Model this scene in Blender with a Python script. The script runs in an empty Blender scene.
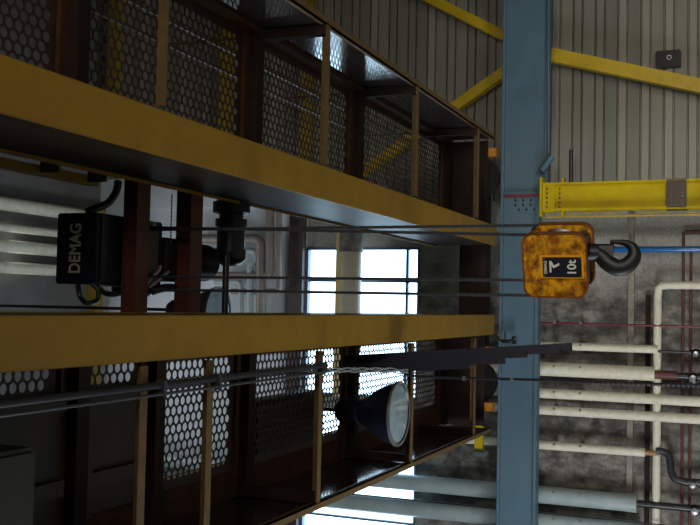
import bpy, bmesh, math, random
from mathutils import Vector, Matrix
random.seed(7)
H0 = 1.6                      # camera height above the floor; the numbers below are heights over the camera
S = bpy.context.scene
COL = S.collection
PI = math.pi

# ------------------------------------------------------------------ camera (pose solved from vanishing points)
FPX = 981.0
Fw = Vector((401, 52, FPX)).normalized()
Up = Vector((-2400, -7.5, FPX)); Up = (Up - Fw * Up.dot(Fw)).normalized()
Rt = Fw.cross(Up)
if Rt.y > 0: Rt = -Rt
def ray(x, y):
    d = Vector((x - 350, y - 262.5, FPX)); return Vector((Rt.dot(d), Fw.dot(d), Up.dot(d)))
def aty(x, y, Y): d = ray(x, y); return d * (Y / d.y)
def atz(x, y, h): d = ray(x, y); return d * (h / d.z)
cd = bpy.data.cameras.new('camera'); cam = bpy.data.objects.new('camera', cd); COL.objects.link(cam)
cr, cu, cb = [Vector((Rt[i], Fw[i], Up[i])) for i in range(3)]
m3 = Matrix((cr, -cu, -cb)).transposed()
cam.matrix_world = Matrix.Translation((0, 0, H0)) @ m3.to_4x4()
cd.sensor_width = 36; cd.lens = FPX / 700 * 36; cd.clip_end = 200
S.camera = cam

# ------------------------------------------------------------------ materials
def srgb(r, g, b):
    f = lambda c: (c / 255 / 12.92) if c <= 10.3 else ((c / 255 + .055) / 1.055) ** 2.4
    return (f(r), f(g), f(b), 1)
def mat(name, c1, c2=None, rough=.6, metal=0, scale=6, bump=0, stretch=(1, 1, 1), lo=.35, hi=.65, rvar=0, spec=None, c3=None, s3=1.2, ior=None):
    m = bpy.data.materials.new(name); m.use_nodes = True
    nt = m.node_tree; N = nt.nodes; L = nt.links
    b = N['Principled BSDF']; b.inputs['Roughness'].default_value = rough; b.inputs['Metallic'].default_value = metal
    if ior: b.inputs['IOR'].default_value = ior
    if spec is not None: b.inputs['Specular IOR Level'].default_value = spec
    b.inputs['Base Color'].default_value = c1
    tc = N.new('ShaderNodeTexCoord'); mp = N.new('ShaderNodeMapping'); mp.inputs['Scale'].default_value = stretch
    L.new(tc.outputs['Object'], mp.inputs['Vector'])
    nz = N.new('ShaderNodeTexNoise'); nz.inputs['Scale'].default_value = scale; nz.inputs['Detail'].default_value = 7; nz.inputs['Roughness'].default_value = .65
    L.new(mp.outputs[0], nz.inputs['Vector'])
    if c2:
        r = N.new('ShaderNodeValToRGB'); r.color_ramp.elements[0].position = lo; r.color_ramp.elements[1].position = hi
        r.color_ramp.elements[0].color = c1; r.color_ramp.elements[1].color = c2
        L.new(nz.outputs['Fac'], r.inputs[0]); out = r.outputs[0]
        if c3:
            n3 = N.new('ShaderNodeTexNoise'); n3.inputs['Scale'].default_value = s3; n3.inputs['Detail'].default_value = 5
            L.new(tc.outputs['Object'], n3.inputs['Vector'])
            r3 = N.new('ShaderNodeValToRGB'); r3.color_ramp.elements[0].position = .45; r3.color_ramp.elements[1].position = .7
            L.new(n3.outputs['Fac'], r3.inputs[0])
            mx = N.new('ShaderNodeMix'); mx.data_type = 'RGBA'
            L.new(r3.outputs[0], mx.inputs[0]); L.new(out, mx.inputs[6]); mx.inputs[7].default_value = c3
            out = mx.outputs[2]
        L.new(out, b.inputs['Base Color'])
    if rvar:
        mr = N.new('ShaderNodeMapRange'); mr.inputs['To Min'].default_value = max(.03, rough - rvar); mr.inputs['To Max'].default_value = rough + rvar
        L.new(nz.outputs['Fac'], mr.inputs[0]); L.new(mr.outputs[0], b.inputs['Roughness'])
    if bump:
        bp = N.new('ShaderNodeBump'); bp.inputs['Strength'].default_value = bump; bp.inputs['Distance'].default_value = .02
        L.new(nz.outputs['Fac'], bp.inputs['Height']); L.new(bp.outputs[0], b.inputs['Normal'])
    return m
def emis(name, c, s):
    m = bpy.data.materials.new(name); m.use_nodes = True
    b = m.node_tree.nodes['Principled BSDF']; b.inputs['Base Color'].default_value = (.02, .02, .02, 1)
    b.inputs['Emission Color'].default_value = c; b.inputs['Emission Strength'].default_value = s
    return m
M = {
 'girder': mat('girder_yellow', srgb(148, 112, 16), srgb(136, 101, 15), .5, scale=3, rvar=.1),
 'web': mat('girder_web_shaded', srgb(50, 42, 30), srgb(42, 35, 27), .42, scale=2.5, stretch=(1, .3, 1), rvar=.04, bump=.03, ior=1.08),  # yellow web darkened: its shade is put into the colour
 'edge': mat('walkway_edge_paint', srgb(112, 86, 42), srgb(88, 68, 36), .5, scale=8),
 'plate': mat('glossy_side_plate', srgb(52, 48, 48), srgb(40, 37, 38), .08, scale=4, rvar=.03, bump=.05, ior=1.9, stretch=(1, 1.2, 1)),
 'perf': mat('perforated_brown', srgb(66, 46, 36), srgb(52, 38, 32), .5, scale=8),
 'brownframe': mat('frame_brown', srgb(88, 58, 40), srgb(66, 44, 34), .8, scale=6, ior=1.2),
 'darkframe': mat('frame_dark', srgb(50, 36, 30), srgb(40, 30, 26), .75, scale=6, ior=1.25),
 'redbrown': mat('primer_red', srgb(104, 48, 32), srgb(80, 38, 28), .5, scale=5, stretch=(.4, 1, 1)),
 'blue': mat('runway_blue', srgb(82, 112, 130), srgb(70, 98, 116), .5, scale=2, c3=srgb(86, 112, 126), s3=1),
 'paleyellow': mat('pale_yellow_paint', srgb(206, 188, 120), None, .6),
 'concrete_l': mat('channel_grey', srgb(150, 146, 132), srgb(128, 122, 110), .7),
 'yellow': mat('column_yellow', srgb(206, 182, 8), srgb(194, 168, 8), .65, scale=2, c3=srgb(168, 144, 10), s3=1.5, spec=.25),
 'brace': mat('brace_yellow', srgb(200, 170, 8), srgb(182, 152, 8), .5, scale=3),
 'splice': mat('splice_brown', srgb(92, 78, 62), srgb(60, 50, 42), .6, scale=30),
 'siding': None,
 'concrete': mat('concrete_wall_stained', srgb(168, 166, 158), srgb(120, 117, 110), .85, scale=4, bump=.4, stretch=(1, 1, .5), lo=.40, hi=.62, c3=srgb(92, 88, 82), s3=2.6),
 'white_wall': mat('white_wall_panel', srgb(214, 220, 226), srgb(196, 203, 210), .7, scale=1.5),
 'grey': mat('ceiling_grey', srgb(112, 110, 108), srgb(96, 95, 93), .8, scale=1),
 'floor': mat('floor_concrete', srgb(196, 192, 182), srgb(172, 168, 158), .6, scale=2),
 'girt': mat('girt_purple_brown', srgb(84, 70, 72), srgb(66, 56, 58), .5, scale=4),
 'frame_w': mat('window_frame_dark', srgb(92, 106, 126), None, .4),
 'insul': mat('pipe_insulation_cream', srgb(238, 234, 214), srgb(218, 212, 190), .55, scale=9, bump=.1),
 'jacket': mat('pipe_jacket_grey', srgb(172, 186, 186), srgb(154, 168, 168), .3, scale=3, rvar=.08),
 'blackpipe': mat('black_pipe', srgb(52, 52, 52), srgb(38, 38, 40), .3, scale=6),
 'redpipe': mat('red_pipe', srgb(128, 44, 66), srgb(100, 40, 56), .35, scale=6),
 'rust': mat('rust_pipe', srgb(112, 62, 50), srgb(86, 50, 42), .5, scale=14),
 'bluepipe': mat('blue_pipe', srgb(34, 104, 176), None, .14),
 'tan': mat('copper_tan', srgb(172, 130, 90), None, .4),
 'steel': mat('bare_steel', srgb(170, 172, 176), None, .3, metal=.8),
 'rope': mat('wire_rope', srgb(92, 94, 100), srgb(60, 62, 68), .35, metal=.5, scale=60),
 'rubber': mat('black_rubber', srgb(26, 26, 32), None, .45),
 'navy': mat('navy_housing', srgb(25, 29, 42), srgb(22, 25, 36), .3, scale=6),
 'letter': mat('grey_lettering', srgb(206, 198, 180), None, .6),
 'black': mat('black_enamel', srgb(30, 28, 30), srgb(22, 20, 22), .3, scale=6),
 'hook': mat('forged_black_steel', srgb(26, 24, 25), srgb(18, 17, 18), .5, scale=20, bump=.1),
 'block': mat('worn_orange_yellow', srgb(236, 170, 14), srgb(170, 98, 14), .42, scale=13, stretch=(.9, 1, 1.5), lo=.44, hi=.6, bump=.2, c3=srgb(92, 50, 18), s3=11),
 'blockrim': mat('worn_brown_rim', srgb(150, 84, 26), srgb(104, 56, 24), .4, scale=14),
 'labelface': mat('label_navy', srgb(28, 30, 42), None, .4),
 'labelframe': mat('label_frame_yellow', srgb(240, 172, 30), None, .4),
 'white': mat('white_print', srgb(222, 222, 214), None, .5),
 'orange': mat('bracket_orange', srgb(200, 130, 30), srgb(150, 96, 30), .5, scale=12),
 'lampbody': mat('lamp_reflector_blue_black', srgb(28, 30, 48), srgb(24, 26, 42), .35, scale=4),
 'lens': mat('lamp_glass', srgb(150, 172, 180), srgb(124, 146, 154), .1, scale=6, rvar=.03),
 'darkpanel': mat('dark_cabinet_panel', srgb(46, 40, 38), srgb(38, 33, 32), .5, scale=4),
 'slate': mat('dark_blue_slat', srgb(36, 36, 50), srgb(28, 28, 40), .4, scale=4),
 'bigduct': mat('duct_pale', srgb(196, 186, 158), srgb(182, 176, 160), .45, scale=3),
 'olive': mat('girt_olive', srgb(150, 128, 34), srgb(128, 108, 34), .5, scale=3),
 'pane': emis('daylit_pane', (.55, .80, 1, 1), 5.5),
}
def pale_side(m):  # mixes in a paler grey towards +X, edge broken up by noise
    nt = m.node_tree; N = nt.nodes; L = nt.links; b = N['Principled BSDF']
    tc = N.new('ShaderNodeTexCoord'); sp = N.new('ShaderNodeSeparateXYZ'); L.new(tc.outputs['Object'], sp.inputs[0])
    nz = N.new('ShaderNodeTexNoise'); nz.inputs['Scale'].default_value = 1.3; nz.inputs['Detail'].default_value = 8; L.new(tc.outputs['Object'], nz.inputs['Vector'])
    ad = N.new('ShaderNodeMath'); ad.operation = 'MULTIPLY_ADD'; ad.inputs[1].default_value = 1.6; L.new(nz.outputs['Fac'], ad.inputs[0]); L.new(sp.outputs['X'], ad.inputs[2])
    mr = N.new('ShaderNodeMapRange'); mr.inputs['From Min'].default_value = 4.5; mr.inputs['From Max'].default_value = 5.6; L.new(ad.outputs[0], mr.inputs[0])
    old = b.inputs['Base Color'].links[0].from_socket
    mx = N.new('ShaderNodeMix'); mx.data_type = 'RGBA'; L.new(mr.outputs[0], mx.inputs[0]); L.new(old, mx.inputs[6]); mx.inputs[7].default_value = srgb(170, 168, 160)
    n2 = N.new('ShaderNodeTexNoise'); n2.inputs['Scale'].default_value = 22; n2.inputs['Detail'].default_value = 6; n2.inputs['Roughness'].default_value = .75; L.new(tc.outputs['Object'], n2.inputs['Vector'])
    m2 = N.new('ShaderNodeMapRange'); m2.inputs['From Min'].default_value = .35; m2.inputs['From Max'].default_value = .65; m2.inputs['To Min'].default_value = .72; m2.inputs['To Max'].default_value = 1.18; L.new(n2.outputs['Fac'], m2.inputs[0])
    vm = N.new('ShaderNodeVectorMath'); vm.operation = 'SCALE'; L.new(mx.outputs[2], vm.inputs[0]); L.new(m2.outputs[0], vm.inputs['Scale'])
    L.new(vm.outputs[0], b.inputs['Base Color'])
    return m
# ribbed siding: individual slats differ a little in tint, streaked along their run
def siding_mat():
    m = mat('siding_metal', srgb(138, 136, 124), srgb(118, 116, 106), .5, scale=2, stretch=(.25, 1, 5))
    nt = m.node_tree; N = nt.nodes; L = nt.links; b = N['Principled BSDF']
    tc = N.new('ShaderNodeTexCoord'); sp = N.new('ShaderNodeSeparateXYZ'); L.new(tc.outputs['Object'], sp.inputs[0])
    w = N.new('ShaderNodeTexWhiteNoise'); w.noise_dimensions = '1D'
    d = N.new('ShaderNodeMath'); d.operation = 'DIVIDE'; d.inputs[1].default_value = .1975; L.new(sp.outputs['Z'], d.inputs[0])
    fl = N.new('ShaderNodeMath'); fl.operation = 'FLOOR'; L.new(d.outputs[0], fl.inputs[0]); L.new(fl.outputs[0], w.inputs['W'])
    r = N.new('ShaderNodeValToRGB'); r.color_ramp.elements[0].color = srgb(108, 111, 104); r.color_ramp.elements[1].color = srgb(164, 157, 142)
    e = r.color_ramp.elements.new(.5); e.color = srgb(136, 132, 120)
    L.new(w.outputs['Value'], r.inputs[0])
    old = b.inputs['Base Color'].links[0].from_socket
    mx = N.new('ShaderNodeMix'); mx.data_type = 'RGBA'; mx.inputs[0].default_value = .6
    L.new(old, mx.inputs[6]); L.new(r.outputs[0], mx.inputs[7]); L.new(mx.outputs[2], b.inputs['Base Color'])
    return m
M['siding'] = siding_mat()
M['wall_concrete'] = pale_side(mat('concrete_wall', srgb(146, 142, 134), srgb(96, 92, 86), .85, scale=5, bump=.5, stretch=(1, 1, .5), lo=.42, hi=.6, c3=srgb(66, 62, 56), s3=3.2))

# ------------------------------------------------------------------ object helpers
def thing(name, label, cat, loc, group=None, rz=0):
    o = bpy.data.objects.new(name, None); COL.objects.link(o); o.empty_display_size = .1
    o.location = (loc[0], loc[1], loc[2] + H0); o.rotation_euler = (0, 0, rz)
    o['label'] = label; o['category'] = cat
    if group: o['group'] = group
    o['o'] = (loc[0], loc[1], loc[2]) if not rz else (0., 0., 0.)
    return o
class MB:
    """collects shapes (heights counted from the camera) into one mesh"""
    def __init__(s): s.v = []; s.f = []; s.sm = []
    def add(s, vs, fs, smooth=False):
        n = len(s.v); s.v += [tuple(v) for v in vs]; s.f += [tuple(i + n for i in f) for f in fs]; s.sm += [smooth] * len(fs); return s
    def box(s, x0, x1, y0, y1, z0, z1):
        return s.add([(x, y, z) for x in (x0, x1) for y in (y0, y1) for z in (z0, z1)],
                     [(0, 1, 3, 2), (4, 6, 7, 5), (0, 4, 5, 1), (2, 3, 7, 6), (0, 2, 6, 4), (1, 5, 7, 3)])
    def bbox(s, x0, x1, y0, y1, z0, z1, b=.01):
        bm = bmesh.new(); bmesh.ops.create_cube(bm, size=1)
        for v in bm.verts: v.co = Vector((x0 + (v.co.x + .5) * (x1 - x0), y0 + (v.co.y + .5) * (y1 - y0), z0 + (v.co.z + .5) * (z1 - z0)))
        bmesh.ops.bevel(bm, geom=bm.edges[:], offset=b, segments=2, affect='EDGES')
        bm.verts.index_update(); s.add([v.co[:] for v in bm.verts], [[v.index for v in f.verts] for f in bm.faces]); bm.free(); return s
    def tube(s, pts, r, n=12, cap=True, sy=1.0):
        pts = [Vector(p) for p in pts]; rs = r if isinstance(r, (list, tuple)) else [r] * len(pts)
        T = []
        for i in range(len(pts)):
            a = pts[max(0, i - 1)]; b = pts[min(len(pts) - 1, i + 1)]; T.append((b - a).normalized())
        u = T[0].orthogonal().normalized(); vs = []; fs = []
        for i, p in enumerate(pts):
            if i: u = (u - T[i] * u.dot(T[i])).normalized()
            w = T[i].cross(u)
            for k in range(n):
                a = 2 * PI * k / n; o = (u * math.cos(a) + w * math.sin(a)) * rs[i]
                if sy != 1.0: o.y *= sy
                vs.append(p + o)
        for i in range(len(pts) - 1):
            for k in range(n):
                fs.append((i * n + k, i * n + (k + 1) % n, (i + 1) * n + (k + 1) % n, (i + 1) * n + k))
        s.add(vs, fs, True)
        if cap:
            s.add(vs[:n], [tuple(range(n))[::-1]]); s.add(vs[-n:], [tuple(range(n))])
        return s
    def lathe(s, c, axis, prof, n=32, cap=True, sm=True):
        """prof: (distance along axis, radius)"""
        c = Vector(c); ax = Vector(axis).normalized(); u = ax.orthogonal().normalized(); w = ax.cross(u); vs = []; fs = []
        for d, r in prof:
            for k in range(n):
                a = 2 * PI * k / n; vs.append(c + ax * d + (u * math.cos(a) + w * math.sin(a)) * max(r, .0004))
        for i in range(len(prof) - 1):
            flat = abs(prof[i][0] - prof[i + 1][0]) < 1e-6
            s.add([], [])
            for k in range(n): fs.append((i * n + k, i * n + (k + 1) % n, (i + 1) * n + (k + 1) % n, (i + 1) * n + k))
        s.add(vs, fs, sm)
        if cap and prof[0][1] > .001: s.add(vs[:n], [tuple(range(n))[::-1]])
        if cap and prof[-1][1] > .001: s.add(vs[-n:], [tuple(range(n))])
        return s
    def prism(s, pts, d):
        """polygon (3D points) extruded by vector d"""
        n = len(pts); d = Vector(d); vs = [Vector(p) for p in pts]; vs += [p + d for p in vs]
        return s.add(vs, [tuple(range(n))[::-1], tuple(range(n, 2 * n))] + [(i, (i + 1) % n, n + (i + 1) % n, n + i) for i in range(n)])
    def bar(s, a, b, w, t, up=(0, 0, 1)):
        """rectangular bar from a to b: w across, t along 'up'"""
        a = Vector(a); b = Vector(b); d = (b - a).normalized(); u = Vector(up); u = (u - d * u.dot(d)).normalized(); q = d.cross(u)
        c = [q * (i * w / 2) + u * (j * t / 2) for i, j in ((-1, -1), (1, -1), (1, 1), (-1, 1))]
        return s.prism([a + k for k in c], b - a)
    def build(s, name, m, parent=None, origin=None):
        me = bpy.data.meshes.new(name)
        if parent is not None:
            r = parent
            while r.parent: r = r.parent
            og = Vector(r['o']) if 'o' in r else Vector(r.location) - Vector((0, 0, H0))
            if parent is not None and 'mo' in r: og = Vector(r['mo'])
            loc = (0, 0, 0)
        else:
            if origin is None:
                xs = list(zip(*s.v)); origin = [(min(c) + max(c)) / 2 for c in xs]; origin[2] = min(xs[2])
            og = Vector(origin); loc = (og.x, og.y, og.z + H0)
        me.from_pydata([tuple(Vector(v) - og) for v in s.v], [], s.f)
        me.materials.append(m)
        me.polygons.foreach_set('use_smooth', s.sm)
        bm = bmesh.new(); bm.from_mesh(me); bmesh.ops.recalc_face_normals(bm, faces=bm.faces)
        for e in bm.edges:
            if len(e.link_faces) == 2 and e.link_faces[0].normal.angle(e.link_faces[1].normal, 0) > .7: e.smooth = False
        bm.to_mesh(me); bm.free()
        o = bpy.data.objects.new(name, me); COL.objects.link(o); o.location = loc
        if parent is not None: o.parent = parent
        else: o['mo'] = tuple(og)
        return o
def tag(o, label, cat, group=None):
    o['label'] = label; o['category'] = cat
    if group: o['group'] = group
    return o
def struct(name, mb, m, parent=None):
    o = mb.build(name, m, parent)
    if parent is None: o['kind'] = 'structure'
    return o
def lettering(txt, size, mtx, m, parent, depth=.003, name='lettering'):
    cu_ = bpy.data.curves.new(name, 'FONT'); cu_.body = txt; cu_.size = size; cu_.extrude = depth; cu_.offset = size * .018
    cu_.align_x = 'CENTER'; cu_.align_y = 'CENTER'
    t = bpy.data.objects.new('t', cu_); COL.objects.link(t)
    dg = bpy.context.evaluated_depsgraph_get(); dg.update()
    me = bpy.data.meshes.new_from_object(t.evaluated_get(dg)); me.name = name
    bpy.data.objects.remove(t)
    me.transform(mtx); me.materials.clear(); me.materials.append(m)
    o = bpy.data.objects.new(name, me); COL.objects.link(o); o.parent = parent
    return o
def smooth_pts(pts, n=6):
    """Catmull-Rom through 3D points (with optional radius as 4th value)"""
    P = [Vector(p) for p in pts]; P = [P[0]] + P + [P[-1]]; out = []
    for i in range(1, len(P) - 2):
        for k in range(n):
            t = k / n; a, b, c, d = P[i - 1:i + 3]
            out.append(.5 * ((2 * b) + (c - a) * t + (2 * a - 5 * b + 4 * c - d) * t * t + (3 * b - a - 3 * c + d) * t ** 3))
    out.append(P[-2]); return out

# ================================================================== THE HALL
YW = 17.8; CE = 13.2
WX = 1.14       # window's right edge
def wallbox(mb, x0, x1, z0, z1): mb.box(x0, x1, YW, YW + .3, z0, z1)
# far wall: stained concrete, left of the yellow column, with the two window openings
WZ0, WZ1 = 5.85, 8.22
w1 = (-1.75, WX); w2 = (-5.2, -2.03)
b = MB(); wallbox(b, -9, 2.0, -H0, WZ0)
for x0, x1 in ((-9, w2[0]), (w2[1], w1[0]), (w1[1], 2.0)): wallbox(b, x0, x1, WZ0, WZ1)
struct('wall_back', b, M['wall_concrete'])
b = MB(); wallbox(b, -9, 2.0, WZ1, CE); b.box(2.0, 2.65, YW - .06, YW + .04, 8.4, CE); struct('wall_back_upper', b, M['white_wall'])
# horizontal ribbed siding right of the column: extruded profile
prof = []; z = -H0
P1 = .395; z0 = 1.02 - P1 * 7
while z0 < CE:
    for a, g in ((0, .235), (.235, .16)):
        zz = z0 + a
        prof += [(zz + .012, 0), (zz + .02, -.035), (zz + g - .02, -.035), (zz + g - .004, 0), (zz + g - .004, .03), (zz + g + .010, .03)]
    z0 += P1
b = MB(); n = len(prof)
vs = [(x, YW + d, zz) for x in (2.0, 9.5) for zz, d in prof]
b.add(vs, [(i, i + 1, n + i + 1, n + i) for i in range(n - 1)])
b.box(2.0, 9.5, YW + .05, YW + .3, -H0, CE)
struct('wall_back_siding', b, M['siding'])
struct('floor', MB().box(-9, 9.5, -7, YW + .3, -H0 - .2, -H0), M['floor'])
struct('ceiling', MB().box(-9, 9.5, -7, YW + .3, CE, CE + .3), M['grey'])
struct('wall_left', MB().box(-9.3, -9, -7, YW + .3, -H0, CE), M['concrete'])
struct('wall_right', MB().box(9.5, 9.8, -7, YW + .3, -H0, CE), M['siding'])
struct('wall_front', MB().box(-9, 9.5, -7.3, -7, -H0, CE), M['grey'])
# windows
def window(idx, x0, x1, xs, zs):
    f = MB(); w = .04
    for a in (x0, x1 - w): f.box(a, a + w, YW - .02, YW + .12, WZ0, WZ1)
    for a in (WZ0, WZ1 - w): f.box(x0, x1, YW - .02, YW + .12, a, a + w)
    for x in xs: f.box(x - .022, x + .022, YW + .02, YW + .1, WZ0, WZ1)
    for zz in zs: f.box(x0, x1, YW + .02, YW + .1, zz - .025, zz + .025)
    o = struct('window_%d' % idx, f, M['frame_w'])
    p = MB().box(x0 + .01, x1 - .01, YW + .14, YW + .17, WZ0 + .01, WZ1 - .01).build('pane', M['pane'], o)
    return o
window(1, *w1, (.49, -.42), (6.11,)); window(2, *w2, (-4.1,), ())
# lateral girts and trims on the far wall
struct('trim_1', MB().box(-5.2, 2.0, YW - .16, YW, 8.24, 8.55), M['girt'])
g = MB().box(-6, 2.0, YW - .45, YW - .2, 12.95, 13.2); struct('trim_2', g, M['olive'])

BR = 'yellow steel bracing on the siding wall'
def girt(z, lab):
    o = MB().box(2.75, 9.3, 17.2, 17.42, z - .09, z + .09).box(2.75, 9.3, 17.17, 17.198, z - .11, z + .11).build('steel_girt', M['olive']); tag(o, lab, 'steel beam', BR)  # yellow girts coloured a duller olive for the shade they stand in
girt(12.6, 'yellow horizontal steel girt on the siding wall, highest of three, seen through perforated panels')
girt(9.87, 'yellow horizontal steel girt on the siding wall, seen through the second bay of perforated panels')
girt(8.03, 'yellow horizontal steel girt just clear of the walkway edge at the top of the photo')
node = aty(528, 51, 17.3)
def brace(a, bb, w, lab):
    d = Vector(bb) - Vector(a)
    m_ = MB().bar(a, bb, w, .03, (0, 1, 0))
    q = d.cross(Vector((0, 1, 0))).normalized() * (w / 2 - .015)
    if q.x > 0: q = -q
    m_.bar(Vector(a) + q + Vector((0, .09, 0)), Vector(bb) + q + Vector((0, .09, 0)), .03, .17, (0, 1, 0))
    tag(m_.build('diagonal_brace', M['brace']), lab, 'brace', BR)
brace(node + Vector((.12, 0, .1)), aty(405, -14, 17.3), .17, 'yellow diagonal brace left of the blue beam, running into the top edge of the photo')
brace(node + Vector((-.12, .0, .1)), aty(352, 179, 17.3), .18, 'yellow diagonal brace left of the blue beam, passing behind the perforated walkway')
brace(node + Vector((0, 0, -.1)), aty(760, 98, 17.3), .23, 'long yellow diagonal brace right of the blue beam, below the black wall box')

# ================================================================== RUNWAY
YR = 16.4
JX = 1.93
def ibeam_x(mb, x0, x1, y, z0, z1, fw=.24, tf=.05, tw=.02):
    mb.box(x0, x1, y, y + fw, z1 - tf, z1).box(x0, x1, y, y + fw, z0, z0 + tf).box(x0, x1, y + .06, y + .06 + tw, z0 + tf, z1 - tf)
t = thing('runway_beam', 'long blue crane runway beam, the slimmer length below the red joint mark', 'steel beam', (0, YR, 3.24), 'blue runway beams')
b = MB(); ibeam_x(b, -8.9, JX - .006, YR, 3.30, 3.96); b.build('beam', M['blue'], t)
t2 = thing('runway_beam', 'deeper blue crane runway beam at the top of the photo, above the red joint mark', 'steel beam', (5, YR, 3.1), 'blue runway beams')
b = MB(); ibeam_x(b, JX + .006, 9.4, YR, 3.17, 3.96); b.build('beam', M['blue'], t2)
b = MB().box(JX - .3, JX - .02, YR + .04, YR + .06, 3.33, 3.85); sp_ = b.build('splice_plate', M['blue'], t)
for i in range(3):
    for j in range(3):
        MB().lathe((JX - .08 - i * .08, YR + .042, 3.45 + j * .13 - (.06 if i == 2 else 0)), (0, -1, 0), [(0, .018), (.02, .018), (.02, 0)], 6).build('bolt', M['black'], t)
o = MB().box(JX - .025, JX + .025, YR - .012, YR - .002, 3.28, 3.9).build('joint_mark', M['redpipe'], t); o['label'] = 'red painted joint mark'
rail = MB().box(-8.9, 9.4, YR + .09, YR + .15, 3.962, 3.985); tag(rail.build('crane_rail', M['black']), 'dark steel rail lying along the top of the blue runway beams', 'rail')
# thin conduit under the deep beam ending in an elbow
p = [aty(548.5, y_, YR - .05) for y_ in (-60, 0, 60, 120, 155)]
cx = MB().tube(p, .02, 8); a = aty(552, 156, YR - .05); c = aty(541, 171, YR - .05)
t = thing('conduit', 'thin pale blue conduit along the lower edge of the deep blue beam', 'conduit', tuple(p[2]))
cx.build('tube', M['blue'], t); MB().tube([a, c], .06, 14).build('end_fitting', M['blue'], t)
o = MB().tube([aty(571, 150, 16.9), aty(571, 183, 16.9)], .035, 10).build('short_bar', M['black']); tag(o, 'short black bar beside the top of the yellow column', 'bar')

# yellow column under the beam
t = thing('steel_column', 'bright yellow steel column standing under the blue runway beam', 'column', (1.87, 16.22, -H0))
XL, XR2 = 1.635, 2.10; YC = 16.22
MB().box(XL, XL + .04, YC - .08, YC + .16, -H0, 3.0).box(XR2 - .03, XR2, YC - .08, YC + .16, -H0, 3.0).build('flange_pair', M['yellow'], t)
MB().box(XL + .04, XR2 - .03, YC + .02, YC + .04, -H0, 3.0).build('web', M['yellow'], t)
MB().box(XL - .09, XR2 + .09, YC - .12, YC + .17, 3.2, 3.235).box(XL - .01, XR2 + .01, YC - .03, YC + .16, 3.0, 3.2).build('cap_plate', M['yellow'], t)
MB().box(XR2, XR2 + .08, YC - .08, YC + .12, 2.85, 2.88).box(XL - .09, XL, YC - .08, YC + .12, 2.85, 2.88).build('stiffener', M['yellow'], t)
for zz in (3.13, 2.93):
    for k in range(5):
        MB().lathe((XL + .07 + k * .075, YC - .03 if zz > 3 else YC + .02, zz), (0, -1, 0), [(0, .016), (.02, .016), (.02, 0)], 6).build('bolt', M['splice'], t)
MB().box(XL + .02, XR2 - .01, YC - .1, YC - .085, .94, 1.24).build('splice_plate', M['splice'], t)
MB().box(XL - .012, XL, YC - .08, YC + .16, .94, 1.24).box(XR2, XR2 + .012, YC - .08, YC + .16, .94, 1.24).build('splice_plate', M['splice'], t)
for i in range(2):
    for j in range(6):
        MB().lathe((XL + .07 + j * .062, YC - .1, 1.0 + i * .17), (0, -1, 0), [(0, .013), (.016, .013), (.016, 0)], 6).build('bolt', M['black'], t)
# slender lattice strut bolted to the column's left side
t = thing('lattice_strut', 'thin yellow lattice strut along the left side of the yellow column', 'strut', (1.56, YC + .1, -H0))
MB().box(1.54, 1.56, YC + .1, YC + .14, -H0, 3.15).build('chord', M['brace'], t)
q = 3.1
while q > -H0 + .8:
    MB().bar((1.555, YC + .12, q), (1.628, YC + .12, q - .8), .02, .02).build('lacing_bar', M['brace'], t); q -= .8
    MB().bar((1.628, YC + .12, q), (1.555, YC + .12, q - .4), .02, .02).build('lacing_bar', M['brace'], t); q -= .4

# black box on the siding
t = thing('wall_speaker', 'small black box with a pale ring fixed to the ribbed siding wall', 'speaker', (4.4, 17.7, 1.12))
MB().bbox(4.25, 4.53, 17.55, 17.76, 1.13, 1.54, .012).build('housing', M['black'], t)
ring = MB()
pts = [(4.4 + .035 * math.cos(a), 17.545, 1.32 + .035 * math.sin(a)) for a in [2 * PI * k / 20 for k in range(21)]]
ring.tube(pts, .009, 6).build('ring', M['white'], t)

# ================================================================== CRANE GIRDERS
GY0, GY1 = 1.0, 16.25
def girder(x0, x1, label):
    t = thing('crane_girder', label, 'girder', ((x0 + x1) / 2, 8.5, 4.0), 'main girders of the overhead crane')
    MB().bbox(x0, x1, GY0, GY1, 4.0, 4.035, .008).build('bottom_flange', M['girder'], t)
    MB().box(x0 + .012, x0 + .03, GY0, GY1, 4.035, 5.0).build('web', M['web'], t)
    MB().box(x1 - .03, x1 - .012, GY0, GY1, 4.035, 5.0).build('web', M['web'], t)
    MB().bbox(x0 - .018, x1, GY0, GY1, 5.0, 5.02, .005).build('top_flange', M['girder'], t)
    MB().box(x0 + .12, x0 + .18, GY0, GY1, 5.02, 5.03).build('trolley_rail', M['rope'], t)
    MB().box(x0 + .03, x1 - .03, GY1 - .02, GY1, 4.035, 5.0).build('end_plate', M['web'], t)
    return t
girder(1.07, 1.41, 'upper broad yellow crane girder, slanting across the photo from the left edge')
girder(-.43, -.095, 'lower broad yellow crane girder, crossing the photo nearly level below the hoist')

t = thing('festoon_rail', 'short yellow angle rail above the upper girder, at the left edge of the photo', 'rail', (1.03, 4, 5.22))
MB().box(.985, 1.0, GY0, 6.95, 5.2, 5.3).box(1.0, 1.06, GY0, 6.95, 5.2, 5.212).build('angle', M['girder'], t)
for y in (4.2, 5.2, 6.2, 6.8): MB().box(1.0, 1.09, y, y + .03, 5.02, 5.2).build('bracket', M['edge'], t)
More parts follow.
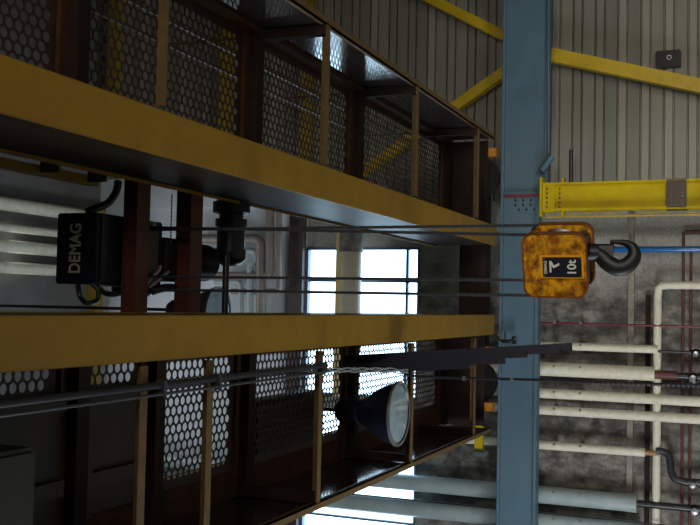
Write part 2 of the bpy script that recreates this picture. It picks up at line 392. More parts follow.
# ------------------------------------------------------------------ walkways hung outside the girders
def perf_panel_mesh(x0, x1, y0, y1, z, th=.006, p=.1, dx=.083, r=.0405):
    """hexagon-packed round holes punched through a thin plate: rows run along Y"""
    mb = MB(); n = 12
    nx = int((x1 - x0 - .08) / dx); ny = int((y1 - y0 - .12) / p)
    mx = (x1 - x0 - nx * dx) / 2; my = (y1 - y0 - ny * p) / 2 - p / 4
    cy_max = y1
    V = []; F = []
    def quad_ring(cx, cy):
        base = len(V)
        hx = dx / 2; hy = p / 2
        # outer rectangle points matched to the hole's 12 directions
        for zz in (z, z + th):
            for k in range(n):
                a = 2 * PI * (k + .5) / n; c, s_ = math.cos(a), math.sin(a)
                V.append((cx + r * c, cy + r * s_, zz))
        for zz in (z, z + th):
            for k in range(n):
                a = 2 * PI * (k + .5) / n; c, s_ = math.cos(a), math.sin(a)
                # snap to the rectangle's corners on the diagonals
                q = min(hx / abs(c) if abs(c) > 1e-6 else 9, hy / abs(s_) if abs(s_) > 1e-6 else 9)
                V.append((cx + q * c, cy + q * s_, zz))
        for k in range(n):
            j = (k + 1) % n
            F.append((base + k, base + j, base + 2 * n + j, base + 2 * n + k))
            F.append((base + n + k, base + 3 * n + k, base + 3 * n + j, base + n + j))
            F.append((base + k, base + n + k, base + n + j, base + j))
        # corner triangles
        for sx, sy in ((1, 1), (1, -1), (-1, 1), (-1, -1)):
            for li, zz in ((2, z), (3, z + th)):
                ks = []
                for k in range(n):
                    a = 2 * PI * (k + .5) / n
                    if math.cos(a) * sx > 0 and math.sin(a) * sy > 0: ks.append(k)
                on_x = [k for k in ks if abs(abs(V[base + li * n + k][0] - cx) - hx) < 1e-6]
                on_y = [k for k in ks if k not in on_x]
                if on_x and on_y:
                    kx = max(on_x, key=lambda k: abs(V[base + li * n + k][1] - cy)); ky = max(on_y, key=lambda k: abs(V[base + li * n + k][0] - cx))
                    V.append((cx + sx * hx, cy + sy * hy, zz)); F.append((base + li * n + kx, len(V) - 1, base + li * n + ky))
    for i in range(nx):
        cx = x0 + mx + (i + .5) * dx; off = (i % 2) * p / 2
        for j in range(ny):
            quad_ring(cx, y0 + my + off + (j + .5) * p)
        # margins at both ends of the row
        ya = y0 + my + off; yb = ya + ny * p
        b0 = len(V)
        for (a, c) in ((y0, ya), (yb, y1)):
            mb.box(cx - dx / 2, cx + dx / 2, a, c, z, z + th)
    mb.box(x0, x0 + mx, y0, y1, z, z + th); mb.box(x1 - mx, x1, y0, y1, z, z + th)
    mb.add(V, F); return mb
FR = [.1, 3.1, 6.12, 9.11, 12.02, 15.1]
def walkway(sgn, xi, xo, xp, ztop_plate, label, solid=(), extra=()):
    """xi girder side, xo outer plate, xp outer edge of the perforated floor"""
    t = thing('crane_walkway', label, 'walkway', ((xi + xo) / 2, 8.5, 4.0), 'walkways of the overhead crane')
    lo, hi = sorted((xi, xo)); plo, phi = sorted((xi, xp))
    s = sgn
    # outer edge angle and glossy side plate
    MB().box(*sorted((xo, xo + s * .07)), GY0, 16.1, 4.0, 4.03).box(*sorted((xo, xo + s * .012)), GY0, 16.1, 4.0, 4.07).build('edge_angle', M['edge'], t)
    MB().box(*sorted((xo + s * .014, xo + s * .022)), GY0, 16.1, 4.03, ztop_plate).build('side_plate', M['plate'], t)
    if ztop_plate < 4.88:
        MB().box(*sorted((xo - s * .03, xo + s * .03)), GY0, 16.1, ztop_plate, 4.9).build('side_angle', M['brownframe'], t)
    if abs(xp - xo) > .05:
        MB().box(*sorted((xp, xo + s * .03)), GY0, 16.1, 4.9, 4.93).build('side_angle', M['brownframe'], t)
    fr = sorted([y - (.13 if s < 0 and abs(y - 6.12) < .01 else 0) for y in FR[1:]] + list(extra))
    be = {y: {5.99: 6.37, 6.92: 7.44}.get(round(y, 2), y + .03) if s < 0 else (6.22 if abs(y - 6.12) < .01 else y + .03) for y in fr}   # where each floor beam ends
    be[fr[-1]] = 16.2
    for y in fr:
        yb = be[y]
        # thin angle at the bottom, post up the outer side, deep beam under the floor
        MB().box(lo, hi, y, y + .016, 4.005, 4.09).box(lo, hi, y - .085, y, 4.0, 4.016).build('crossbar', M['edge'], t)
        MB().box(*sorted((xo - s * .1, xo)), y - .1, y - .0, 4.02, 4.87).build('post', M['darkframe'], t)
        MB().box(lo, hi, yb - .17, yb - .02, 4.76, 4.9).build('floor_beam', M['darkframe'], t)
        MB().box(lo, hi, yb - .25, yb - .17, 4.86, 4.9).build('floor_angle', M['brownframe'], t)
    ys = sorted(set([GY0] + list(be.values())))
    cache = {}
    for a, c in zip(ys[:-1], ys[1:]):
        if c - a < .3: continue
        y0 = a - (.02 if a != GY0 else 0); y1 = c - (.25 if True else 0)
        sx = [q for q in solid if q[0] <= a + .01 < q[1]]
        x0p, x1p = plo, phi
        if sx:
            xs_ = sx[0][2]
            lo2, hi2 = sorted((xs_, xp))
            MB().box(lo2, hi2, y0, y1, 4.86, 4.9).box(lo2, hi2, y0, y0 + .09, 4.78, 4.86).box(*sorted((xs_, xs_ + s * .1)), y0, y1, 4.8, 4.86).box(*sorted((xs_+s*.62, xs_ + s * .74)), y0, y1, 4.8, 4.86).build('solid_floor_plate', M['darkpanel'], t)
            x0p, x1p = sorted((xi, xs_))
        perf_panel_mesh(x0p, x1p, y0, y1, 4.9).build('perforated_panel', M['perf'], t)
    MB().box(lo, hi, 16.225, 16.24, 4.15, 4.93).build('end_plate', M['darkframe'], t)
    # handrail
    hr = MB(); xr = xo - s * .02
    for hz in (5.45, 5.98): hr.tube([(xr, GY0, hz), (xr, 16.0, hz)], .02, 8)
    hr.build('handrail', M['edge'], t)
    for y in fr: MB().tube([(xr, y + .03, 4.93), (xr, y + .03, 5.98)], .02, 8).build('rail_post', M['edge'], t)
    return t
walkway(1, 1.44, 2.86, 2.83, 4.74, 'upper crane walkway with perforated floor and dark side plate, beside the upper yellow girder')
walkway(-1, -.46, -1.97, -1.70, 4.93, 'lower crane walkway with perforated floor and dark side plate, below the lower yellow girder',
        solid=((3.0, 6.6, -.74), (0, 3.0, -.74)), extra=(6.92,))

# cabinet standing on the lower walkway, equipment at the photo's lower left
t = thing('electrical_cabinet', 'large dark cabinet standing on the perforated lower walkway, behind the high bay lamp', 'cabinet', (-1.3, 10.3, 4.935))
MB().bbox(-1.64, -1.08, 9.5, 11.3, 4.935, 5.2, .02).build('body', M['darkpanel'], t)
for i in range(2): MB().bbox(-1.07, -1.055, 9.55 + i * .88, 10.38 + i * .88, 4.96, 5.18, .005).build('door', M['darkpanel'], t)
t = thing('junction_box', 'dim dark equipment box under the lower walkway at the lower left corner', 'box', (-1.25, 4.9, 4.2))
MB().bbox(-1.75, -.95, 4.65, 5.15, 4.25, 4.72, .03).build('body', M['black'], t)
MB().tube([(-1.0, 4.6, 4.5), (-1.0, 4.6, 4.74)], .03).tube([(-1.65, 4.6, 4.45), (-1.65, 4.6, 4.74)], .04).build('pipe_stub', M['black'], t)
MB().box(-1.7, -1.6, 4.8, 4.9, 4.72, 4.86).box(-1.1, -1.0, 4.8, 4.9, 4.72, 4.86).build('hanger', M['black'], t)

# ------------------------------------------------------------------ end trucks and wheels
t = thing('end_truck', 'dark end truck of the crane with two wheels on the rail of the blue beam', 'end truck', (.4, 16.45, 3.985))
MB().bbox(-1.75, 2.6, 16.42, 16.74, 4.2, 4.68, .02).build('beam', M['darkframe'], t)
def wheel(x, lab):
    w = MB().lathe((x, 16.31, 4.36), (0, 1, 0), [(0, 0), (0, .07), (.02, .09), (.02, .17), (.05, .19), (.05, .37), (.09, .375), (.09, .355), (.26, .355), (.26, .1), (.26, 0)], 40).build('wheel', M['black'], t)
    MB().lathe((x, 16.25, 4.36), (0, 1, 0), [(0, 0), (0, .05), (.06, .06), (.06, 0)], 16).build('axle', M['rope'], w)
wheel(2.25, ''); wheel(-1.25, '')
for x0, x1 in ((2.6, 2.74), (-1.72, -1.58), (-.76, -.64)):
    MB().prism([(x0, 16.26, 4.02), (x1, 16.26, 4.02), (x1, 16.26, 4.32), (x0, 16.26, 4.2)], (0, .15, 0)).build('rail_sweep', M['orange'], t)
MB().box(-2.42, -1.75, 16.5, 16.58, 4.24, 4.38).build('bumper_arm', M['yellow'], t)
MB().bbox(-2.52, -2.42, 16.44, 16.62, 4.16, 4.4, .02).build('bumper', M['steel'], t)

# ------------------------------------------------------------------ trolley with hoist
t = thing('hoist_trolley', 'crane trolley with navy hoist housing and two red brown cross beams between the yellow girders', 'hoist', (.45, 7.6, 4.985))
for a, c, zt in ((7.30, 7.50, 5.18), (8.20, 8.42, 5.2)):
    MB().box(-.32, 1.34, a, c, 5.035, 5.05).box(-.32, 1.34, a, c, zt - .02, zt).box(-.32, 1.34, a + .005, a + .03, 5.04, zt).build('cross_beam', M['redbrown'], t)
ZB = 5.22
X0, X1 = .14, .76; Y0 = atz(96, 250, ZB).y; ZT = aty(56, 250, Y0).z
hb = MB().bbox(X0, X1, Y0, 8.0, ZB, ZT, .012).build('housing', M['navy'], t)
mt = Matrix.Translation(Vector(((X0 + X1) / 2 - .0, Y0 - .004, (ZB + ZT) / 2 + .0)) - Vector(t['o'])) @ Matrix.Rotation(PI / 2, 4, 'X')
lettering('DEMAG', .125, mt @ Matrix.Diagonal((1.03, 1.3, 1, 1)), M['letter'], hb)
MB().box(X0 + .02, X1 - .02, Y0 + .05, 7.9, ZB - .02, ZB - .001).build('base_plate', M['navy'], t)
dz = MB().lathe((.05, 7.72, 5.38), (1, 0, 0), [(0, .2), (.02, .22), (.04, .22), (.04, .17)] + [(.05 + .02 * i + d, .165 + (d == .01) * .012) for i in range(29) for d in (0, .01)] + [(.66, .17), (.66, .22), (.7, .22), (.7, 0)], 32)
dz.build('rope_drum', M['black'], t)
# gearbox and ribbed motor behind the second beam
MB().bbox(.2, .62, 7.95, 8.5, 5.18, 5.6, .03).build('gearbox', M['black'], t)
pr = [(0, .17)]
for i in range(14): pr += [(.02 + i * .035, .17), (.02 + i * .035, .195), (.038 + i * .035, .195), (.038 + i * .035, .17)]
pr += [(.52, .17), (.55, .15), (.57, .1), (.57, 0)]
MB().lathe((.42, 8.5, 5.35), (0, 1, 0), pr, 28).build('motor', M['slate'], t)
# travel drive with its cross shaft
MB().lathe((1.10, 9.22, 5.16), (-1, 0, 0), [(0, 0), (0, .16), (.02, .2), (.13, .2), (.15, .13), (.2, .13), (.2, .17), (.28, .17), (.28, .15), (.52, .15), (.52, .17), (.62, .17), (.66, .14), (.7, .08), (.7, 0)], 28).build('travel_drive', M['slate'], t)
MB().tube([(.5, 8.85, 5.0), (-.3, 8.85, 5.0)], .035, 12).build('drive_shaft', M['black'], t)
MB().box(-.3, -.2, 7.2, 9.2, 5.035, 5.09).box(1.16, 1.25, 7.2, 9.2, 5.035, 5.09).build('side_rail', M['darkframe'], t)
# cable loops under and above the housing
def loop(pts, r, m=M['rubber'], par=t, name='cable'):
    return MB().tube(smooth_pts([atz(x, y, h) for x, y, h in pts], 6), r, 8).build(name, m, par)
loop([(78, 284, 5.25), (80, 296, 5.2), (87, 303, 5.2), (97, 300, 5.2), (98, 290, 5.2), (92, 284, 5.25)], .022)
loop([(96, 286, 5.22), (105, 293, 5.2), (116, 294, 5.2), (125, 290, 5.2)], .026, M['slate'])
loop([(118, 182, 5.1), (116, 192, 5.15), (108, 203, 5.2), (94, 209, 5.25), (86, 213, 5.3)], .035)
loop([(148, 288, 5.12), (155, 283, 5.12), (163, 276, 5.12), (168, 272, 5.12)], .02, M['steel'])
loop([(146, 284, 5.12), (152, 277, 5.12), (158, 271, 5.12), (160, 266, 5.12)], .02, M['steel'])
loop([(150, 292, 5.2), (164, 288, 5.2), (178, 288, 5.2)], .04)
MB().box(X0 - .014, X0 - .001, Y0, 8.0, ZB, ZB + .05).build('lit_edge_strip', M['steel'], hb)  # bright strip added for daylight on the housing's left side
# chain hanging beside the hoist
ch = MB()
for i in range(26):
    a = atz(172, 194, 4.9) + Vector((-.018 * i, 0, 0))
    ch.bar(a, a + Vector((-.016, 0, 0)), .014 if i % 2 else .006, .008)
tag(ch.build('small_chain', M['rope']), 'short thin chain hanging from the upper girder between the two red brown cross beams', 'chain')

# ------------------------------------------------------------------ ropes and hook block
YH = 7.68
RG = 'hoist ropes of the hook block'
def rope(p, q, lab):
    a = Vector(p); c = Vector(q)
    tag(MB().tube([a, c], .0125, 8).build('wire_rope', M['rope']), lab, 'rope', RG)
def top(x_, y_, Y): 
    v = aty(x_, y_, Y); return v
xr1 = aty(400, 227, YH).x
rope((xr1, YH, 5.2), (xr1, YH, 1.55), 'wire rope, topmost of the four falls holding the hook block')
a = aty(160, 227.5, YH); c = aty(535, 235, YH - .1); a2 = a + (a - c).normalized() * .12
rope(a2, c, 'wire rope second from the top, close below the topmost fall')
x3 = aty(400, 279, YH).x; rope((x3, YH, 5.2), (x3, YH, 1.5), 'wire rope third from the top, meeting the middle of the hook block')
x4 = aty(400, 293.5, YH).x; rope((x4, YH - .02, 5.2), (x4, YH - .02, 1.5), 'wire rope, lowest in the photo of the four falls')

YAW = -math.radians(17)
C0 = aty(560, 262, YH)
t = thing('hook_block', 'worn orange yellow hook block with black 10t plate hanging on four ropes', 'hook block', (C0.x + .02, YH, C0.z), rz=YAW)
def plate_outline(w, h0, h1, r=.07, bulge=.015):
    pts = []
    for cx, cz, a0 in ((w / 2 - r, h1 - r, 0), (-w / 2 + r, h1 - r, 90), (-w / 2 + r, h0 + r, 180), (w / 2 - r, h0 + r, 270)):
        for k in range(7):
            a = math.radians(a0 + k * 15); pts.append((cx + r * math.cos(a), cz + r * math.sin(a)))
    return pts
ol = plate_outline(.505, -.235, .25, .085)
ol = [(x * (1.0 - .10 * (zz < -.1) * 0), zz) for x, zz in ol]
for y in (-.19, .16):
    pl = MB().prism([(x, y, zz) for x, zz in ol], (0, .03, 0)).build('side_plate', M['block'], t)
    # folded rim
    sc = [(x * 1.012, zz * 1.012 + .0) for x, zz in ol]; n = len(sc); rb = MB(); vs = []
    for k in range(n):
        x, zz = sc[k]
        vs += [(x, y - .012, zz), (x, y + .045, zz), (x * .955, y + .045, zz * .955), (x * .955, y - .012, zz * .955)]
    rb.add(vs, [(4 * k + q, 4 * ((k + 1) % n) + q, 4 * ((k + 1) % n) + (q + 1) % 4, 4 * k + (q + 1) % 4) for k in range(n) for q in range(4)])
    rb.build('rim', M['blockrim'], pl)
for y in (-.08, .04):
    MB().lathe((0, y, .02), (0, 1, 0), [(0, 0), (0, .2), (.01, .225), (.025, .19), (.045, .19), (.06, .225), (.07, .2), (.07, 0)], 36).build('sheave', M['black'], t)
MB().lathe((0, -.2, .02), (0, 1, 0), [(0, 0), (0, .03), (.4, .03), (.4, 0)], 16).build('axle', M['rope'], t)
MB().bbox(-.2, .2, -.16, .16, -.215, -.13, .02).build('crosshead', M['black'], t)
# label plate
lf = MB().bbox(-.095, .085, -.222, -.192, -.215, .115, .006).build('label_plate', M['labelframe'], t)
MB().box(-.083, .073, -.226, -.221, -.20, .092).build('label_face', M['labelface'], lf)
rx = Matrix.Rotation(PI / 2, 4, 'X')
lettering('10t', .092, Matrix.Translation((-.008, -.227, -.13)) @ rx, M['white'], lf, .001)
lettering('DEMAG', .03, Matrix.Translation((-.005, -.227, .07)) @ rx, M['white'], lf, .001)
em = MB().prism([(-.045, -.229, .04), (.045, -.229, .04), (.045, -.229, .025), (.01, -.229, .005), (.03, -.229, -.035), (.012, -.229, -.035), (-.012, -.229, .01), (.01, -.229, .026), (-.045, -.229, .026)], (0, .003, 0)); em.build('emblem', M['white'], lf)
for x, zz in ((-.073, .08), (.063, .08), (.063, -.19), (-.073, -.19)):
    MB().lathe((x, -.226, zz), (0, -1, 0), [(0, .006), (.004, .005), (.004, 0)], 8).build('rivet', M['steel'], lf)
# hook, taken in the plane of the block's centre
HP = [(160, 190, 52), (215, 200, 62), (280, 235, 70), (340, 295, 74), (425, 332, 74), (510, 302, 70), (562, 230, 60), (548, 155, 46), (490, 115, 31), (425, 106, 23), (372, 104, 20), (352, 102, 14)]
hp = []; hrr = []
k_ = (aty(571, 250, YH) - aty(570, 250, YH)).length
ku = (aty(570, 251, YH) - aty(570, 250, YH)).length
P3 = smooth_pts([(570 + x / 8.75, 230 + y / 8.75, r / 8.75) for x, y, r in HP], 5)
org = Vector((C0.x + .02, YH, C0.z)); Ri = Matrix.Rotation(-YAW, 3, 'Z')
hp = [Ri @ (aty(p.x, p.y, YH) - org) for p in P3]; hrr = [p.z * (k_ + ku) / 2 for p in P3]
hk = MB().tube(hp, hrr, 18, True, .75).build('hook', M['hook'], t)
L_ = [Ri @ (aty(570 + x / 8.75, 230 + y / 8.75, YH) - org) for x, y in ((190, 130), (378, 128), (383, 150), (372, 240), (330, 235), (200, 190))]
MB().prism([p - Vector((0, .03, 0)) for p in L_], (0, .06, 0)).build('safety_latch', M['hook'], hk)
MB().lathe((hp[0].x, hp[0].y, -.3), (0, 0, 1), [(0, .05), (.0, .06), (.09, .07), (.1, .06), (.1, 0)], 20).build('hook_nut', M['hook'], t)

# ------------------------------------------------------------------ festoon conduit, hanging cables
t = thing('cable_conduit', 'pair of dark conduits running under the lower walkway close to the lower girder', 'conduit', (-.56, 5, 3.98))
xc = atz(150, 391, 3.96).x + .03
MB().tube([(xc, 1, 3.965), (xc, 9.1, 3.965)], .028, 10).build('conduit', M['slate'], t)
MB().tube([(xc - .06, 1, 3.94), (xc - .06, 9.1, 3.94)], .012, 10).build('conduit', M['rope'], t)
for y in (3.1, 6.12, 6.92, 9.0): MB().bbox(xc - .085, xc + .04, y - .03, y + .02, 3.925, 4.0, .006).build('clamp', M['rope'], t)
def hang(pts, r, m_, lab, name, cat, Y=9.2, grp=None):
    return tag(MB().tube(smooth_pts([aty(x, y, Y) for x, y in pts], 4), r, 8).build(name, m_), lab, cat, grp)
t = thing('pendant_cable', 'thin dark cable hanging from the lower walkway down across the blue beam', 'cable', tuple(aty(320, 372, 9.15)))
MB().tube(smooth_pts([aty(x, y, 9.15) for x, y in ((300, 373), (320, 371), (350, 369), (380, 370), (398, 370), (408, 375), (430, 377), (480, 378.5), (560, 380.5), (590, 382), (800, 388))], 3), .013, 8).build('cable', M['slate'], t)
for x, y in ((464, 377.5), (512, 379), (355, 368), (378, 369)): p_ = aty(x, y + 1, 9.13); MB().bbox(p_.x - .02, p_.x + .02, p_.y - .02, p_.y + .02, p_.z - .015, p_.z + .015, .004).build('clip', M['steel'], t)
for i in range(24):
    p_ = aty(592 + i * 5, 383.6 + i * .13, 9.14); MB().tube([p_, p_ + Vector((0, 0, -.025))], .011, 6).build('chain_link', M['steel'], t)
t = thing('cable_wrap', 'tangle of thin pale wires tied along the cable above the high bay lamp', 'wires', tuple(aty(350, 370, 9.1)))
for k in range(3):
    pts = [aty(300 + i * 9, 370 + 2.2 * math.sin(i * 1.3 + k * 2) + (i > 10) * 1.5, 9.1 - .02 * k) for i in range(13)]
    MB().tube(smooth_pts(pts, 3), .006, 6).build('wire', M['jacket'], t)
SG = 'dark hanging slats by the lower walkway'
for i, (x0, y0, x1, y1, w, lab) in enumerate((
    (345, 359, 572, 346.5, 7, 'dark slat reaching farthest down past the blue beam'),
    (345, 362, 560, 350, 5, 'dark slat just under the longest one, ending below the blue beam'),
    (345, 364, 527, 354, 6, 'dark slat ending on the lower part of the blue beam face'),
    (345, 366, 505, 360.5, 6, 'dark slat ending at the upper edge of the blue beam'),
    (350, 371, 470, 366, 5, 'shortest dark slat, lying along the thin cable'))):
    Y = 11.4 - i * .1
    a = aty(x0, y0, Y); c = aty(x1, y1, Y); ww = w / 981 * (a.length)
    tag(MB().bar(a, c, ww, .05, (0, 1, 0)).build('power_rail_slat', M['slate']), lab, 'slat', SG)
b = MB()
t = thing('collector_arm', 'small black collector fitting perched beside the end of the lower girder', 'fitting', tuple(aty(510, 340, 16.2)))
MB().tube(smooth_pts([aty(x, y, 16.25) for x, y in ((498, 335), (503, 341), (511, 341), (516, 338))], 4), .03, 8).build('arm', M['black'], t)
MB().tube([aty(505, 331, 16.25), aty(505, 342, 16.25)], .012, 6).tube([aty(514, 336, 16.25), aty(514, 344, 16.25)], .035, 8).build('insulator', M['black'], t)

# ------------------------------------------------------------------ high bay lamps
def lamp(c, R, depth, bodyh, label, hang_to):
    t = thing('high_bay_lamp', label, 'lamp', c, 'high bay lamps')
    x, y, z = c
    MB().lathe(c, (0, 0, 1), [(0, R * .93), (0, R), (.03, R), (.05, R * .97), (depth * .3, R * .9), (depth * .55, R * .74), (depth * .8, R * .5), (depth, R * .36), (depth, R * .3), (.04, R * .88), (0, R * .93)], 48, cap=False).build('reflector', M['lampbody'], t)
    MB().lathe((x, y, z + .002), (0, 0, 1), [(0, 0), (0, R * .8), (.012, R * .93), (.025, R * .9), (.02, 0)], 48).build('lens', M['lens'], t)
    MB().lathe((x, y, z - .004), (0, 0, 1), [(0, R * .93), (0, R * 1.01), (.03, R * 1.015), (.03, R)], 48, cap=False).build('rim', M['steel'], t)
    MB().lathe((x, y, z + depth), (0, 0, 1), [(0, 0), (0, R * .34), (.02, R * .42), (bodyh * .8, R * .42), (bodyh, R * .3), (bodyh, 0)], 32).build('ballast_housing', M['lampbody'], t)
    MB().tube([(x, y, z + depth + bodyh), (x, y, hang_to)], .025, 10).build('hanger', M['black'], t)
    return t
lc = atz(399.5, 414, 3.92)
lamp((lc.x, lc.y, 3.92), .385, .5, .3, 'big dark bell shaped lamp under the lower walkway, its round glass facing down', 4.9)
l2 = aty(219, 311, 12.6)
lamp((l2.x, l2.y, l2.z), .36, .5, .35, 'pale round lamp glass partly hidden by the lower girder, beside the hoist', CE)

# ================================================================== PIPES ON THE FAR WALL
YP = 17.5
def px_x(x0, y0): return aty(x0, y0, YP).x
def wall_pipe(name, yt, yb, xa, xb, m_, label, cat='pipe', group='vertical pipes on the concrete wall', seg=True, Y=None, ref=None, clamps=True):
    """vertical pipe seen between image columns xa..xb; yt/yb its edges measured at column ref"""
    Y = Y or YP; ref = ref or (max(xa, 545) + min(xb, 700)) / 2
    A = aty(ref, yt, Y); B = aty(ref, yb, Y); X = (A.x + B.x) / 2; r = abs(A.x - B.x) / 2
    z1 = aty(xa, (yt + yb) / 2, Y).z; z0 = aty(xb, (yt + yb) / 2, Y).z
    t = thing(name, label, cat, (X, Y, z0), group)
    MB().tube([(X, Y, z0), (X, Y, z1)], r, 20).build('insulation' if m_ in (M['insul'], M['jacket']) else 'tube', m_, t)
    if seg:
        q = z0 + .6
        while q < min(z1, 3.3):
            MB().tube([(X, Y, q), (X, Y, q + .02)], r + .004, 20).build('band', m_, t); q += .75
    if clamps:
        for xx in (555, 581):
            zz = aty(xx, yt, Y).z
            if z0 < zz < z1:
                MB().lathe((X + r * .55, Y - r * .8, zz), (0, -1, 0), [(0, .022), (.05, .022), (.05, 0)], 8).build('clamp_bolt', M['steel'], t)
                MB().box(X - .03, X + .03, Y + r * .9, YW - .002, zz - .02, zz + .02).build('bracket', M['black'], t)
    return t, X, r, z0, z1
def valve(t, X, z, Y=YP, s=1.0):
    v = MB().lathe((X, Y, z - .1 * s), (0, 0, 1), [(0, .06 * s), (.03 * s, .06 * s), (.03 * s, .04 * s), (.08 * s, .06 * s), (.13 * s, .06 * s), (.17 * s, .04 * s), (.17 * s, .06 * s), (.2 * s, .06 * s)], 14).build('valve', M['black'], t)
    MB().lathe((X - .02, Y - .05 * s, z), (0, -1, 0), [(0, .02), (.05, .02), (.05, .045 * s), (.07, .045 * s), (.075, 0)], 16).build('handwheel', M['steel'], v)
# red pipe
wall_pipe('red_pipe', 323.6, 326.0, 500, 760, M['redpipe'], 'thin dark red pipe on the concrete wall, nearest to the hook', seg=False, ref=620)
t, X, r, z0, z1 = wall_pipe('insulated_pipe', 343.5, 351.5, 540, 658, M['insul'], 'cream insulated pipe just below the dark red pipe, ending in a thin black pipe')
MB().tube([(X - .03, YP, z0 - 1.5), (X - .03, YP, z0 + .01)], .024, 10).build('bare_pipe', M['blackpipe'], t); valve(t, X - .03, aty(696, 350, YP).z)
t, X, r, z0, z1 = wall_pipe('insulated_pipe', 364.5, 378.5, 470, 655, M['insul'], 'thickest cream insulated pipe, beside the dotted chain')
MB().tube([(X - .01, YP, z0 - .35), (X - .01, YP, z0 + .01)], r * .62, 14).build('bare_pipe', M['rust'], t)
MB().tube([(X - .02, YP, z0 - 1.6), (X - .02, YP, z0 - .02)], .055, 12).build('bare_pipe', M['blackpipe'], t); valve(t, X - .02, aty(693, 374, YP).z, s=1.2); valve(t, X - .09, aty(694, 384, YP).z, s=.7)
wall_pipe('insulated_pipe', 392.5, 402.5, 470, 770, M['insul'], 'cream insulated pipe directly below the dotted chain, unbroken down to the edge')
wall_pipe('insulated_pipe', 410.0, 419.5, 470, 770, M['insul'], 'cream insulated pipe second below the dotted chain, unbroken down to the edge')
t, X, r, z0, z1 = wall_pipe('insulated_pipe', 444.5, 453.2, 455, 645, M['insul'], 'cream insulated pipe that ends in a black double elbow')
MB().tube([(X + .0, YP, z0 - .22), (X, YP, z0 + .01)], .045, 12).build('copper_stub', M['tan'], t)
pts = smooth_pts([aty(x, y, YP) for x, y in ((656, 451), (662, 451.5), (668, 455), (670, 462), (671, 470), (674, 478), (681, 481), (688, 482), (720, 483.5))], 5)
MB().tube(pts, .062, 12).build('elbow_pipe', M['blackpipe'], t); valve(t, aty(693, 483, YP).x, aty(693, 483, YP).z, s=1.1)
t, X, r, z0, z1 = wall_pipe('jacketed_pipe', 490.5, 508, -150, 637, M['jacket'], 'thick grey jacketed pipe near the bottom edge with a black lower end', seg=False)
MB().tube([(X, YP, z0 - 1.6), (X, YP, z0 + .01)], .06, 12).build('bare_pipe', M['blackpipe'], t); valve(t, X, aty(695, 511, YP).z, s=1.2)
MB().tube([(X, YP, z0 - .002), (X, YP, z0 + .14)], r + .006, 24).build('end_collar', M['jacket'], t)
wall_pipe('jacketed_pipe', 517, 536, -150, 640, M['jacket'], 'thick grey jacketed pipe cut by the bottom edge of the photo', seg=False)
wall_pipe('red_pipe', 487.9, 489.3, -100, 497, M['redpipe'], 'thin red line of pipe between the two thick grey pipes in front of the window', seg=False, Y=17.62, ref=400, clamps=False)
wall_pipe('black_pipe', 514.0, 515.4, -100, 770, M['blackpipe'], 'thin black line of pipe between the two thick grey pipes', seg=False, Y=17.4, ref=560, clamps=False)
# blue pipe behind the hook
wall_pipe('blue_pipe', 246.3, 252.3, 553, 770, M['bluepipe'], 'glossy blue pipe on the concrete wall behind the hook', seg=False, ref=670)
# pipe with elbow and long level run
c1 = aty(648, 285, 17.6); zc = aty(658, 286, 17.6).z; xe = c1.x
pts = [Vector((xe, 17.55, -H0 + .3)), Vector((xe, 17.55, zc - .2)), Vector((xe - .015, 17.55, zc - .06)), Vector((xe - .06, 17.55, zc - .015)), Vector((xe - .2, 17.55, zc)), Vector((-8.9, 17.55, zc))]
tag(MB().tube(pts, .068, 16).build('elbow_pipe', M['insul']), 'pale pipe turning through an elbow to run level behind the vertical pipes', 'pipe')
# thin rust pipes, level
def level(x, y0, y1, r, m_, label, name='thin_pipe', Y=17.72):
    a = aty(x, y0, Y); c = aty(x, y1, Y); zz = a.z
    return tag(MB().tube([(a.x, Y, zz), (c.x, Y, zz)], r, 10).build(name, m_), label, 'pipe', 'level pipes on the concrete wall')
for x, y0, lab in ((683.5, 232, 'thin rust red level pipe, the one farther from the right edge of the photo'), (691, 250, 'thin rust red level pipe, the one nearer to the right edge of the photo')):
    a = aty(x, y0, 17.72)
    tag(MB().tube([(a.x, 17.72, a.z), (-8.9, 17.72, a.z)], .024, 10).build('thin_pipe', M['rust']), lab, 'pipe', 'level pipes on the concrete wall')
a = aty(684, 232, 17.72)
tag(MB().tube([(a.x, 17.72, a.z), (a.x, 17.72, -H0 + .2)], .035, 10).build('thin_pipe', M['rust']), 'short rust red vertical pipe at the right edge, just under the yellow column', 'pipe')
a = aty(632, 214, 17.74)
tag(MB().box(-8.9, a.x, 17.7, YW, a.z - .05, a.z + .05).build('wall_channel', M['concrete_l']), 'flat grey level channel on the concrete wall, passing behind the tip of the hook', 'channel')
a = aty(649, 214, 17.74)
tag(MB().box(-8.9, .3, 17.72, YW, a.z - .04, a.z + .04).build('wall_channel', M['darkframe']), 'dark level channel on the concrete wall beside the pale level pipe', 'channel')

# big duct crossing the window and small fittings
zt = aty(339, 260, 17.2).z; zb = aty(361, 260, 17.2).z; zd = (zt + zb) / 2; rd = (zt - zb) / 2
t = thing('large_duct', 'wide pale duct crossing in front of the bright window', 'duct', (0, 17.2, zd))
MB().tube([(1.88, 17.2, zd), (-1.7, 17.2, zd)], rd, 32).build('duct', M['bigduct'], t)
MB().tube([(1.9, 17.2, zd), (1.02, 17.2, zd)], rd + .02, 32).build('end_sleeve', M['concrete'], t)
MB().box(-1.7, 1.9, 17.0, 17.06, zt - .16, zt - .02).build('support_angle', M['paleyellow'], t)

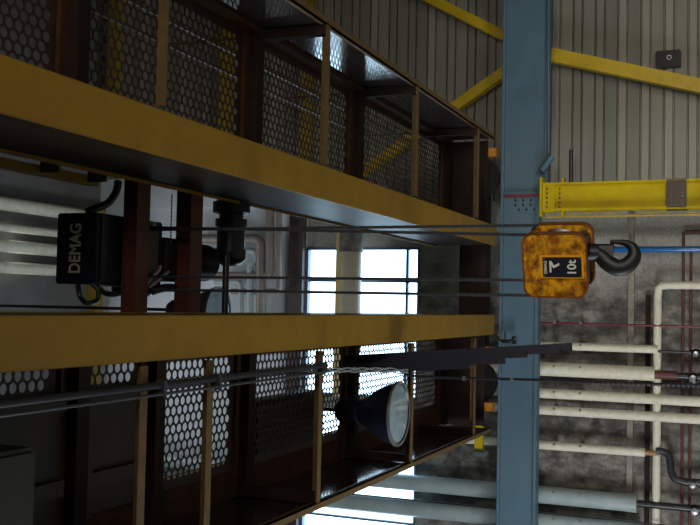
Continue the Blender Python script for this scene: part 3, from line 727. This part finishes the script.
# pipes up on the white wall
GP = 'bent pipes high on the far wall'
M['duct_brown'] = mat('pipe_grey_brown', srgb(150, 138, 130), srgb(128, 118, 112), .4, scale=4)
def bent(pts, r, label, m_=M['insul']):
    P = []
    for i, p_ in enumerate(pts): P.append(aty(p_[0], p_[1], 17.45))
    # force right angles with small elbows
    Q = [P[0]]
    for i in range(1, len(P) - 1):
        a, b_, c = Q[-1], P[i], P[i + 1]
        d1 = (a - b_).normalized() * (r * 1.1); d2 = (c - b_).normalized() * (r * 1.1)
        Q += [b_ + d1, b_ + d1 * .35 + d2 * .35, b_ + d2]
    Q.append(P[-1])
    tag(MB().tube(Q, r, 14).build('bent_pipe', m_), label, 'pipe', GP)
bent([(279, 205), (279, 291.5), (232, 291.5)], .06, 'grey brown bent pipe high on the far wall, outermost, next to the window', M['duct_brown'])
bent([(270, 205), (270, 276), (212, 276)], .09, 'thick grey brown bent pipe high on the far wall, inside the longest one', M['duct_brown'])
bent([(190, 239), (261, 239), (261, 330)], .10, 'grey brown bent pipe high on the far wall, seen behind the dark travel drive', M['duct_brown'])
bent([(190, 251), (256, 251), (256, 262), (250, 262), (250, 330)], .07, 'pale bent pipe high on the far wall, just beside the pale lamp glass', M['jacket'])
bent([(241, 330), (241, 282), (215, 282)], .06, 'grey pipe turning off toward the hoist, just above the lower girder', M['jacket'])
# pipes under the ceiling
CG = 'long pipes under the ceiling'
for ya, yb, lab in ((196, 210, 'long pale pipe under the ceiling, topmost of the four left of the hoist'), (223, 231, 'slimmest long pale pipe under the ceiling left of the hoist'),
                    (239, 252, 'long pale pipe under the ceiling, third down left of the hoist'), (261, 273, 'long pale pipe under the ceiling, lowest of the four left of the hoist')):
    A = atz(0, ya, CE - .3); B = atz(0, yb, CE - .3); X = (A.x + B.x) / 2; r = (A.x - B.x) / 2
    t = thing('ceiling_pipe', lab, 'pipe', (X, 14, CE - .3), CG)
    MB().tube([(X, 6, CE - .3), (X, 17.2, CE - .3)], r, 20).build('pipe', M['insul'], t)
    for y in (8, 11.0, 15.0): MB().box(X - .02, X + .02, y - .02, y + .02, CE - .3 + r * .9, CE).build('hanger', M['black'], t)

# ================================================================== LIGHT
w = bpy.data.worlds.new('World'); S.world = w; w.use_nodes = True
w.node_tree.nodes['Background'].inputs[0].default_value = (.6, .7, .85, 1); w.node_tree.nodes['Background'].inputs[1].default_value = .05
def area(name, loc, tgt, sx, sy, e, c, sp=180):
    l = bpy.data.lights.new(name, 'AREA'); l.shape = 'RECTANGLE'; l.size = sx; l.size_y = sy; l.energy = e; l.color = c; l.spread = math.radians(sp)
    o = bpy.data.objects.new(name, l); COL.objects.link(o); o.location = (loc[0], loc[1], loc[2] + H0)
    o.rotation_euler = (Vector(tgt) - Vector(loc)).to_track_quat('-Z', 'Y').to_euler(); return o
area('daylight_left', (-8.8, 11.0, .6), (1.5, 16.0, .5), 7, 3.0, 960, (.90, .95, 1))
area('upper_wall_fill', (-.6, 14.6, 12.9), (-.6, 17.8, 8.6), 4, 1.2, 42, (.85, .93, 1), 120)  # unseen light added under the ceiling to brighten the white wall
area('hall_fill', (3.2, -2, 1.2), (2.2, 17, .4), 3, 1.5, 95, (1, .94, .82), 80)  # unseen low fill light behind the camera
area('hall_fill', (4.5, 9.0, -.6), (3.4, 17.5, 1.6), 2, 1, 45, (1, .93, .80), 110)  # unseen fill light added to brighten the far wall

S.view_settings.view_transform = 'Standard'; S.view_settings.look = 'None'; S.view_settings.gamma = 1
S.view_settings.use_curve_mapping = False
S.view_settings.exposure = 0.0
# drop the bookkeeping properties
for o in list(bpy.data.objects):
    for k in ('o', 'mo'):
        if k in o: del o[k]
